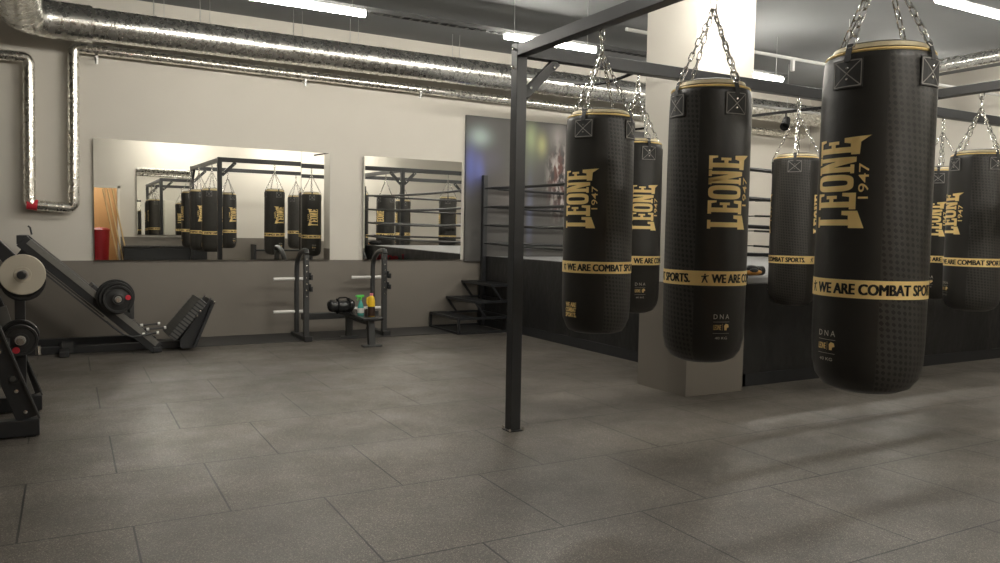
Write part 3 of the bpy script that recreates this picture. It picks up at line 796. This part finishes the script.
# second plate loaded machine cut by the left edge
def side_machine():
    O = Vector((-.3, 7.0, 0)); L = lambda x, y, z: (x - O.x, y - O.y, z)
    t = thing('plate_loaded_machine', 'black steel plate loaded machine cut by the left edge, with bolted slanting legs', 'gym machine', tuple(O))
    for y in (6.62, 7.52):
        def leg(b):
            beam(b, L(-.235, y, .13), L(-.62, y, 1.25), .012, .15)
        g = one('slanting_leg', leg, M['black'], t, bevel=.003)
        one('leg_edge', lambda b: beam(b, L(-.165, y - .012, .13), L(-.55, y - .012, 1.25), .05, .012), M['grey_metal'], g)
        for f in (.02, .16, .42, .62):
            one('bolt', lambda b: lathe(b, [(0, .014), (.014, .012), (.016, 0)], 10, axis_rot((0, -1, 0)), L(-.245 - .385 * f, y - .006, .16 + 1.12 * f)), M['chrome'], g)
        one('cap_bolt', lambda b: lathe(b, [(0, .02), (.022, .016), (.028, 0)], 16, axis_rot((0, -1, 0)), L(-.325, y - .006, .43)), M['grey_metal'], g)
        one('base_rail', lambda b: bx(b, L(-2.1, y - .05, .01), L(-.165, y + .05, .13)), M['black'], t, bevel=.006)
        one('rubber_foot', lambda b: bx(b, L(-.26, y - .04, 0), L(-.19, y + .04, .012)), M['plate'], t)
    one('cross_rail', lambda b: bx(b, L(-1.2, 6.67, .02), L(-1.1, 7.47, .12)), M['black'], t); one('cross_rail', lambda b: bx(b, L(-.42, 6.64, .60), L(-.36, 7.50, .68)), M['black'], t)
    one('gusset', lambda b: beam(b, L(-.25, 7.44, .15), L(-.33, 7.44, .42), .02, .07), M['railtop'], t); one('gusset', lambda b: beam(b, L(-.40, 7.44, .72), L(-.44, 7.44, .88), .02, .08), M['railtop'], t)
    one('upright', lambda b: bx(b, L(-.33, 7.12, .10), L(-.26, 7.20, 1.25)), M['black'], t, bevel=.004)
    one('upper_rail', lambda b: beam(b, L(-1.2, 7.16, 2.20), L(-.30, 7.16, 1.22), .09, .10), M['black'], t, bevel=.005)
    one('upper_horn', lambda b: tube(b, [L(-.262, 6.66, 1.178), L(-.262, 7.16, 1.178)], .026, 18), M['grey_metal'], t, smooth=True)
    one('horn_end', lambda b: lathe(b, [(0, .012), (.024, .010), (.030, 0), (.030, -.02)], 18, axis_rot((0, -1, 0)), L(-.262, 6.66, 1.178)), M['black'], t, smooth=True)
    one('lower_horn', lambda b: tube(b, [L(-.292, 6.95, .655), L(-.292, 7.16, .655)], .026, 18), M['chrome'], t, smooth=True)
    one('hub_cap', lambda b: tube(b, [L(-.185, 7.36, .56), L(-.185, 7.36, .49)], .022, 12), M['chrome'], t, smooth=True)
    p = thing('weight_plate', 'pale bare metal plate, the only light coloured disc, on the machine at left', 'weight plate', tuple(Vector((-.258, 6.74, 1.178))))
    one('disc', lambda b: plate_bm(b, (0, 0, 0), (0, -1, 0), .150, .03, recess=False), M['paleplate'], p, smooth=True); one('hub', lambda b: lathe(b, [(.027, .0005), (.027, .004), (.036, .004), (.038, .0)], 20, axis_rot((0, -1, 0)), (0, 0, 0)), M['steel'], p, smooth=True)
    for yy, r, dx, dz, lab in ((6.80, .150, .004, -.045, 'black plate hanging directly behind the pale metal disc'),
                               (6.88, .148, .0, -.060, 'rearmost black plate on the upper horn behind the pale disc')):
        p = thing('weight_plate', lab, 'weight plate', (-.262 + dx, yy, 1.178 + dz), group='black plates behind the pale disc')
        one('disc', lambda b: plate_bm(b, (0, 0, 0), (0, -1, 0), r, .05), M['plate'], p, smooth=True); one('hub', lambda b: lathe(b, [(.027, .0005), (.027, .004), (.036, .004), (.038, .0)], 20, axis_rot((0, -1, 0)), (0, 0, 0)), M['steel'], p, smooth=True)
    p = thing('weight_plate', 'black plate with a red badge on the lower horn of the machine at left', 'weight plate', (-.292, 7.02, .655))
    one('disc', lambda b: plate_bm(b, (0, 0, 0), (0, -1, 0), .120, .05), M['plate'], p, smooth=True); one('hub', lambda b: lathe(b, [(.027, .0005), (.027, .004), (.036, .004), (.038, .0)], 20, axis_rot((0, -1, 0)), (0, 0, 0)), M['steel'], p, smooth=True)
    one('badge', lambda b: lathe(b, [(0, .003), (.024, .003), (.026, 0)], 16, axis_rot((0, -1, 0)), (-.03, .002, -.075)), M['redp'], p, label='red round badge')
    p = thing('weight_plate', 'black plate behind the badged one on the lower horn at left', 'weight plate', (-.300, 7.09, .675))
    one('disc', lambda b: plate_bm(b, (0, 0, 0), (0, -1, 0), .135, .05), M['plate'], p, smooth=True); one('hub', lambda b: lathe(b, [(.027, .0005), (.027, .004), (.036, .004), (.038, .0)], 20, axis_rot((0, -1, 0)), (0, 0, 0)), M['steel'], p, smooth=True)
side_machine()

# ------------------------------------------------------------------ bench press rack and bench
def rack():
    O = Vector((3.55, 10.7, 0)); L = lambda x, y, z: (x - O.x, y - O.y, z)
    t = thing('bench_press_rack', 'charcoal bench press rack with two arched uprights and pale storage pegs by the back wall', 'weight rack', tuple(O))
    for x, yb in ((2.93, 10.72), (4.13, 10.88)):
        u = one('front_upright', lambda b: bx(b, L(x - .035, yb - .035, .05), L(x + .035, yb + .035, 1.20)), M['grey_metal'], t, bevel=.006)
        for k in range(7):
            one('adjuster_pin', lambda b: lathe(b, [(0, .004), (.012, .003), (.013, 0)], 8, axis_rot((0, -1, 0)), L(x, yb - .035, .62 + k * .085)), M['chrome'], u)
        def arch(b):
            pts = [L(x, yb + .50, .06), L(x, yb + .50, .7), L(x, yb + .49, .98)]
            for k in range(1, 9):
                a = PI / 2 * k / 8; pts.append(L(x, yb + .04 + .45 * math.cos(a), .98 + .27 * math.sin(a)))
            pts += [L(x, yb - .0, 1.25), L(x, yb - .03, 1.20)]
            tube(b, pts, .036, 12)
        one('arched_upright', arch, M['grey_metal'], t, smooth=True)
        one('foot_rail', lambda b: bx(b, L(x - .045, yb - .10, 0.008), L(x + .045, yb + .66, .058)), M['grey_metal'], t, bevel=.006)
        one('foot_cap', lambda b: bx(b, L(x - .055, yb - .13, 0.0), L(x + .055, yb - .06, .075)), M['plate'], t, bevel=.006)
        for z in (.83, .36):
            one('storage_peg', lambda b: tube(b, [L(x - .33, yb + .50, z), L(x + .13, yb + .50, z)], .023, 14), M['white'], t, smooth=True)
        for z in (.90, .74):
            one('bar_hook', lambda b: (bx(b, L(x + .030, yb - .06, z - .05), L(x + .055, yb + .02, z + .05)), bx(b, L(x + .030, yb - .13, z - .05), L(x + .055, yb - .05, z - .015)), bx(b, L(x + .030, yb - .14, z - .05), L(x + .055, yb - .12, z + .02))), M['black'], t)
    one('lower_crossbar', lambda b: beam(b, L(2.96, 11.05, .30), L(4.11, 11.1, .30), .10, .09), M['grey_metal'], t, bevel=.006)
    # bench
    B = thing('weight_bench', 'flat black bench with a pedestal leg in front of the rack, holding bottles', 'bench', (3.57, 10.3, 0))
    one('bench_pad', lambda b: bx(b, (-.15, -.50, .345), (.15, .62, .40)), M['pad'], B, bevel=.018)
    one('spine', lambda b: bx(b, (-.04, -.42, .285), (.04, .58, .345)), M['grey_metal'], B)
    one('front_leg', lambda b: beam(b, (0, -.44, .02), (0, -.40, .30), .085, .085), M['grey_metal'], B)
    one('front_foot', lambda b: bx(b, (-.13, -.50, 0), (.13, -.40, .028)), M['grey_metal'], B, bevel=.006)
    one('rear_leg', lambda b: beam(b, (0, .50, .02), (0, .50, .30), .085, .085), M['grey_metal'], B)
    one('rear_foot', lambda b: bx(b, (-.13, .44, 0.008), (.13, .56, .03)), M['grey_metal'], B, bevel=.006)
rack()
def duffel():
    t = thing('rolled_bag', 'black ribbed sack with carry straps lying on the back of the bench', 'bag', (3.40, 10.62, .388))
    def g(b):
        pts = []; rs = []
        for k in range(25):
            f = k / 24; e = min(1, math.sqrt(max(0.02, 1 - (2 * f - 1) ** 8)))
            pts.append((-.20 + .40 * f, .03 * f, .090 + .006 * math.sin(f * 9))); rs.append(.092 * e * (1 - .06 * abs(math.sin(f * PI * 7))))
        tube(b, pts, rs, 24)
    one('sack', g, M['pad'], t, smooth=True)
    for dx in (-.08, .08):
        one('strap', lambda b: tube(b, [(dx + .02, .098 * math.sin(a), .090 + .098 * math.cos(a)) for a in [PI * 2 * k / 20 for k in range(20)]], .011, 6, closed=True), M['cable'], t, smooth=True)
    one('handle', lambda b: tube(b, [(-.06, -.02, .18), (-.04, -.03, .208), (.05, -.03, .212), (.12, -.02, .185)], .011, 6), M['cable'], t, smooth=True)
duffel()
def bottles():
    o = thing('spray_bottle', 'teal spray bottle with a bright green trigger head on the bench', 'bottle', (3.50, 10.10, .40))
    one('bottle_body', lambda b: lathe(b, [(0, 0), (.038, 0), (.042, .01), (.042, .10), (.034, .14), (.020, .18), (.014, .20), (.014, .215)], 24), M['teal'], o, smooth=True)
    one('bottle_label', lambda b: lathe(b, [(.0425, .03), (.0428, .032), (.0428, .095), (.0425, .097)], 24), M['white'], o, smooth=True)
    def head(b):
        tube(b, [(0, 0, .205), (0, 0, .245)], .018, 14); bx(b, (-.055, -.014, .240), (.045, .014, .272)); beam(b, (-.030, 0, .245), (-.048, 0, .20), .014, .012); tube(b, [(-.055, 0, .257), (-.072, 0, .257)], .010, 10)
    one('trigger_head', head, M['green'], o, bevel=.003)
    o = thing('cleaner_bottle', 'yellow handled bottle with a dark label and pink cap on the bench', 'bottle', (3.59, 9.93, .40))
    one('bottle_body', lambda b: lathe(b, [(0, 0), (.044, 0), (.049, .01), (.049, .15), (.048, .20), (.038, .25), (.022, .27), (.018, .28)], 24), M['yellow'], o, smooth=True)
    one('bottle_label', lambda b: lathe(b, [(.0495, .005), (.0498, .007), (.0498, .128), (.0495, .13)], 24), M['brown'], o, smooth=True)
    one('cap', lambda b: tube(b, [(0, 0, .275), (0, 0, .305)], .024, 16), M['pink'], o, smooth=True)
    one('handle', lambda b: tube(b, [(-.03, 0, .255), (-.060, 0, .24), (-.062, 0, .18), (-.045, 0, .15)], .011, 8), M['yellow'], o, smooth=True)
    o = thing('small_bottle', 'small dark squat bottle with a white cap beside the yellow bottle', 'bottle', (3.60, 10.13, .40))
    one('bottle_body', lambda b: lathe(b, [(0, 0), (.028, 0), (.030, .01), (.030, .06), (.015, .08)], 18), M['brown'], o, smooth=True)
    one('cap', lambda b: tube(b, [(0, 0, .075), (0, 0, .105)], .016, 12), M['white'], o, smooth=True)
bottles()

# ------------------------------------------------------------------ ducts, pipes and ceiling services
def arc(c, r, a0, a1, n, plane):
    out = []
    for k in range(n + 1):
        a = a0 + (a1 - a0) * k / n
        u, v = r * math.cos(a), r * math.sin(a)
        out.append(Vector(c) + (Vector((u, v, 0)) if plane == 'xy' else Vector((u, 0, v)) if plane == 'xz' else Vector((0, u, v))))
    return out
def ducts():
    t = thing('ventilation_duct', 'large foil wrapped round duct hung along the top of the back wall', 'duct', (0, 0, 0))
    y, z, r = 10.9, 3.98, .195
    one('duct_run', lambda b: tube(b, [(.35 + k * (13.6 - .35) / 60, y, z) for k in range(61)], r, 32), M['foil'], t, smooth=True)
    def elbow(b):
        pts = arc((-.02, 10.55, z), .36, PI / 2, PI, 10, 'xy'); pts = [Vector((.36, y + .01, z))] + pts
        tube(b, pts, r * 1.12, 28)
    one('duct_elbow', elbow, M['foil_y'], t, smooth=True)
    one('duct_branch', lambda b: tube(b, [(-.38, 10.55 - k * .5, z + .03) for k in range(24)], r * 1.2, 28), M['foil_y'], t, smooth=True)
    for x in (.42, 1.05, 2.45, 4.05, 5.6, 7.2, 8.8, 10.4, 12.):
        one('joint_band', lambda b: tube(b, [(x, y, z), (x + .03, y, z)], r + .006, 32), M['foil'], t, smooth=True)
    for x in (1.05, 1.6, 2.8, 3.6, 5.2, 6.8, 8.4, 10.): 
        one('hanger_wire', lambda b: tube(b, [(x, y, z + r - .01), (x, y, H)], .006, 6), M['steel'], t); one('hanger_wire', lambda b: tube(b, [(x + .12, y, z + r - .02), (x + .12, y, H)], .004, 6), M['steel'], t)
    # heating pipes
    def pipe(name, pts, r, lab, m='foilz'):
        o = one(name, lambda b: tube(b, pts, r, 16), M[m], None, smooth=True)
        return tag(o, lab, 'pipe')
    yy = 11.44
    def rounded(ps, rad=.07):
        out = [Vector(ps[0])]
        for a, p, c in zip(ps, ps[1:], ps[2:]):
            a, p, c = Vector(a), Vector(p), Vector(c); d0, d1 = (a - p).normalized(), (c - p).normalized()
            for k in range(6):
                f = k / 5; out.append((p + d0 * rad * (1 - f)) * 1.0 + d1 * rad * f - (d0 + d1) * rad * .25 * math.sin(f * PI) )
        out.append(Vector(ps[-1])); 
        res = []
        for a, c in zip(out, out[1:]):
            n = max(1, int((c - a).length / .12))
            for k in range(n): res.append(a.lerp(c, k / n))
        res.append(out[-1]); return res
    pipe('heating_pipe', rounded([(-6.4, yy, 3.565), (-.325, yy, 3.60), (-.345, yy, 1.79), (.135, yy, 1.765), (.165, yy, 3.79), (13.6, yy - .02, 3.66)]), .066,
         'foil wrapped heating pipe dropping in a U, then running under the big duct')
    tag(one('pipe_tape', lambda b: tube(b, [(-.375, yy, 1.80), (-.26, yy, 1.785)], .067, 16), M['redp'], None), 'short red tape mark on the bottom corner of the U-shaped pipe', 'tape')
    for x in (.42, 3.1, 4.9):
        tag(one('pipe_bracket', lambda b: (bx(b, (x - .02, yy - .07, 3.685), (x + .02, YB, 3.70)), tube(b, [(x, yy - .05, 3.69), (x, yy - .05, 3.60)], .02, 8)), M['steel']), 'small steel wall bracket under the heating pipe', 'bracket', 'pipe brackets on the back wall')
    # right hand duct running towards the viewer
    t2 = thing('ventilation_duct', 'foil duct crossing the ceiling above the ring towards the right edge', 'duct', (0, 0, 0))
    one('duct_run', lambda b: tube(b, [(12.0, 8.4 - k * .34, 4.25) for k in range(29)], .10, 24), M['foil_y'], t2, smooth=True)
    [one('duct_hanger', lambda b: tube(b, [(12.0, y_, 4.37), (12.0, y_, H)], .006, 6), M['steel'], t2) for y_ in (2, 4, 6, 8)]
    def tray(b, ya, z0, x0, x1):
        beam(b, (x0, ya - .05, z0), (x1, ya - .05, z0), .006, .05); beam(b, (x0, ya + .05, z0), (x1, ya + .05, z0), .006, .05)
        x = x0
        while x < x1: beam(b, (x, ya - .05, z0 - .02), (x, ya + .05, z0 - .02), .03, .006); x += .12
    tag(one('cable_tray', lambda b: tray(b, 8.62, 4.02, .1, 9.8), M['grey_metal']), 'perforated steel cable tray running beside the far row of tube lights', 'cable tray')
    tag(one('conduit', lambda b: (tube(b, [(5.6, 7.2, 3.86), (13.8, 7.2, 3.86)], .022, 8), bx(b, (8.3, 7.18, 3.70), (8.34, 7.22, 3.86)), tube(b, [(9.4, 7.2, 3.86), (9.4, 7.2, H)], .005, 6), tube(b, [(7.0, 7.2, 3.86), (7.0, 7.2, H)], .005, 6)), M['fixture']), 'slim white conduit under the ceiling right of the column', 'conduit')
    tag(one('ceiling_rail', lambda b: (tube(b, [(5.6, 9.6, 3.75), (13.8, 9.6, 3.75)], .03, 8), tube(b, [(7.0, 9.6, 3.76), (7.0, 9.6, H)], .005, 6), tube(b, [(11.0, 9.6, 3.76), (11.0, 9.6, H)], .005, 6)), M['steel']), 'grey rail under the ceiling beyond the column, lower than the conduit', 'rail')
    tag(one('lighting_track', lambda b: beam(b, (8.6, 11.0, 3.35), (9.6, 5.6, 3.35), .035, .035), M['cable']), 'thin black lighting track above the ring', 'track')
    for (x, y_) , lab in (((8.72, 10.3), 'black spotlight on the track, the one nearer the column'), ((9.15, 8.0), 'black spotlight on the track, the one nearer the largest bag')):
        s = thing('spotlight', lab, 'spotlight', (x, y_, 3.33))
        one('stem', lambda b: tube(b, [(0, 0, 0), (0, 0, -.08)], .012, 8), M['cable'], s)
        one('lamp_head', lambda b: lathe(b, [(0, .11), (.05, .10), (.06, 0), (.065, -.10), (.055, -.10), (.03, -.05), (0, -.05)], 20, axis_rot((-.5, -.3, -.5)) @ Matrix.Diagonal((1, 1, -1)), (0, 0, -.14)), M['cable'], s, smooth=True)
    tag(one('hanging_cable', lambda b: tube(b, [Vector((5.4, 7.9, 3.33)).lerp(Vector((4.86, 6.02, 3.12)), k / 12) - Vector((0, 0, .05 * math.sin(PI * k / 12))) for k in range(13)], .016, 6), M['cable'], None, smooth=True), 'black cable slung from the rear beam in front of the big duct', 'cable')
ducts()

# ------------------------------------------------------------------ tube lights
def lights():
    rows = [(8.4, [(-2.3, -.9), (1.42, 2.95), (4.70, 6.05), (8.1, 9.5), (11.3, 12.7)]), (4.8, [(-2.2, -.8), (.9, 2.3), (4.35, 5.75), (7.55, 8.95), (10.9, 12.3)]), (-.45, [(-2.2, -.8), (2.4, 3.8), (5.4, 6.8), (7.6, 9.0), (10.9, 12.3)])]
    names = {(0, 0): 'tube light over the leg press beyond the left edge of the picture', (0, 1): 'long glowing tube light at the top left, its end showing above the big duct',
             (0, 2): 'tube light crossing behind the top corner of the rig', (1, 3): 'bright tube light at the top right corner of the picture', (0, 3): 'tube light hidden behind the column in the far row', (0, 4): 'tube light hidden behind the largest bag in the far row',
             (1, 2): 'tube light just in front of the column above the picture', (1, 0): 'middle row tube light farthest left', (1, 1): 'unseen middle row tube light added left of the rig to light the bags', (1, 4): 'middle row tube light farthest right',  # middle row tube left of the rig is added, lighting the bag fronts
             (2, 0): 'nearest row tube light farthest left', (2, 1): 'nearest row tube light left of the rig', (2, 2): 'unseen nearest row tube light added over the rig to light the bags', (2, 3): 'unseen nearest row tube light added right of the rig to brighten the mirrored wall', (2, 4): 'nearest row tube light farthest right'}  # added lamps: over the rig for bag fronts, right of it for reflections
    for i, (y, xs) in enumerate(rows):
        for j, (x0, x1) in enumerate(xs):
            z = 3.92; L = x1 - x0
            yy = y
            if (i, j) == (1, 2): yy, z = 5.12, 3.86
            if (i, j) in ((0, 0), (1, 0), (2, 0), (2, 4)): continue
            t = thing('tube_light', names[(i, j)], 'ceiling light', ((x0 + x1) / 2, yy, z), group='suspended tube lights')
            one('housing', lambda b: bx(b, (-L / 2, -.022, .012), (L / 2, .022, .038)), M['fixture'], t)
            one('diffuser', lambda b: tube(b, [(-L / 2 + .01, 0, -.012), (L / 2 - .01, 0, -.012)], .034, 12), M['tube'], t, smooth=True)
            for sx in (-1, 1): one('suspension_wire', lambda b: tube(b, [(sx * L * .4, 0, .03), (sx * L * .4, 0, H - z)], .004, 6), M['steel'], t)
lights()
def lamp_store():
    t = thing('tube_light', 'warm tube light in the side room seen through the reflected doorway', 'ceiling light', (.85, YF - 1.3, 2.95))
    one('housing', lambda b: bx(b, (-.5, -.04, 0), (.5, .04, .03)), M['fixture'], t)
    one('diffuser', lambda b: tube(b, [(-.49, 0, -.012), (.49, 0, -.012)], .03, 12), M['tube'], t)
lamp_store()

# ------------------------------------------------------------------ things seen in the mirrors
def reflected():
    for k, (x, ang, lab) in enumerate(((1.12, 2.0, 'pine board leaning in the reflected doorway, first from the red bin'), (1.24, 3.6, 'pine board leaning in the reflected doorway, the middle one'), (1.36, 5.0, 'pine board leaning in the reflected doorway, nearest the door frame'))):
        o = one('pine_board', lambda b: beam(b, (0, 0, 0.01), (-.42, -.30, 2.42), .10, .035), M['wood'], None, loc=(x + .48, YF + .36, .01))
        tag(o, lab, 'board', 'pine boards leaning in the doorway')
    t = thing('waste_bin', 'red plastic bin seen in the reflected doorway at the left end of the long mirror', 'bin', (1.12, YF - .45, 0))
    one('bin_body', lambda b: lathe(b, [(0, .0), (.20, .0), (.25, 1.25), (.235, 1.25), (.19, .03), (0, .03)], 28), M['red'], t, smooth=True)
    one('bin_lid', lambda b: lathe(b, [(0, 1.34), (.2, 1.32), (.27, 1.27), (.27, 1.25), (0, 1.25)], 28), M['red'], t, smooth=True)
    t = thing('storage_bench', 'long low black bench box by the opposite wall, reflected in the left mirror', 'bench', (2.75, YF + .35, 0))
    one('box_body', lambda b: bx(b, (-1.1, -.25, .0), (1.1, .25, .78)), M['black'], t, bevel=.01)
    one('box_lid', lambda b: bx(b, (-1.12, -.27, .78), (1.12, .27, .84)), M['pad'], t, bevel=.012)
    o = one('dumbbell_rack', lambda b: (bx(b, (0, 0, 0), (.06, .5, .9)), bx(b, (1.6, 0, 0), (1.66, .5, .9)), bx(b, (0.06, .05, .3), (1.6, .45, .35)), bx(b, (0.06, .05, .7), (1.6, .45, .75))), M['black'], None, loc=(5.2, YF + .05, 0))
    tag(o, 'low black steel shelf rack by the opposite wall', 'rack')
reflected()

# ------------------------------------------------------------------ world, camera, view
w = bpy.data.worlds.new('World'); sc.world = w; w.use_nodes = True
w.node_tree.nodes['Background'].inputs[0].default_value = (.5, .52, .55, 1); w.node_tree.nodes['Background'].inputs[1].default_value = .05
fpx, pitch, roll, ya, hc = 784.2, .06329, .0171, R(29.2), 1.5528
A = Matrix(((math.cos(ya), -math.sin(ya), 0), (math.sin(ya), math.cos(ya), 0), (0, 0, 1)))
B = Matrix(((1, 0, 0), (0, 0, -1), (0, 1, 0)))
Pm = Matrix(((1, 0, 0), (0, math.cos(pitch), -math.sin(pitch)), (0, math.sin(pitch), math.cos(pitch))))
Rm = Matrix(((math.cos(roll), -math.sin(roll), 0), (math.sin(roll), math.cos(roll), 0), (0, 0, 1)))
W = Rm @ Pm @ B @ A
cam = bpy.data.cameras.new('Camera'); co = bpy.data.objects.new('Camera', cam); C.objects.link(co)
cam.sensor_width = 36; cam.lens = fpx / 1000 * 36; cam.clip_start = .05; cam.clip_end = 200
m3 = Matrix((W[0], -W[1], -W[2])).transposed()
mw = m3.to_4x4(); mw.translation = (0, 0, hc); co.matrix_world = mw
sc.camera = co
sc.view_settings.view_transform = 'Standard'; sc.view_settings.look = 'None'
sc.view_settings.exposure = 1.15; sc.view_settings.gamma = 1; sc.view_settings.use_curve_mapping = False
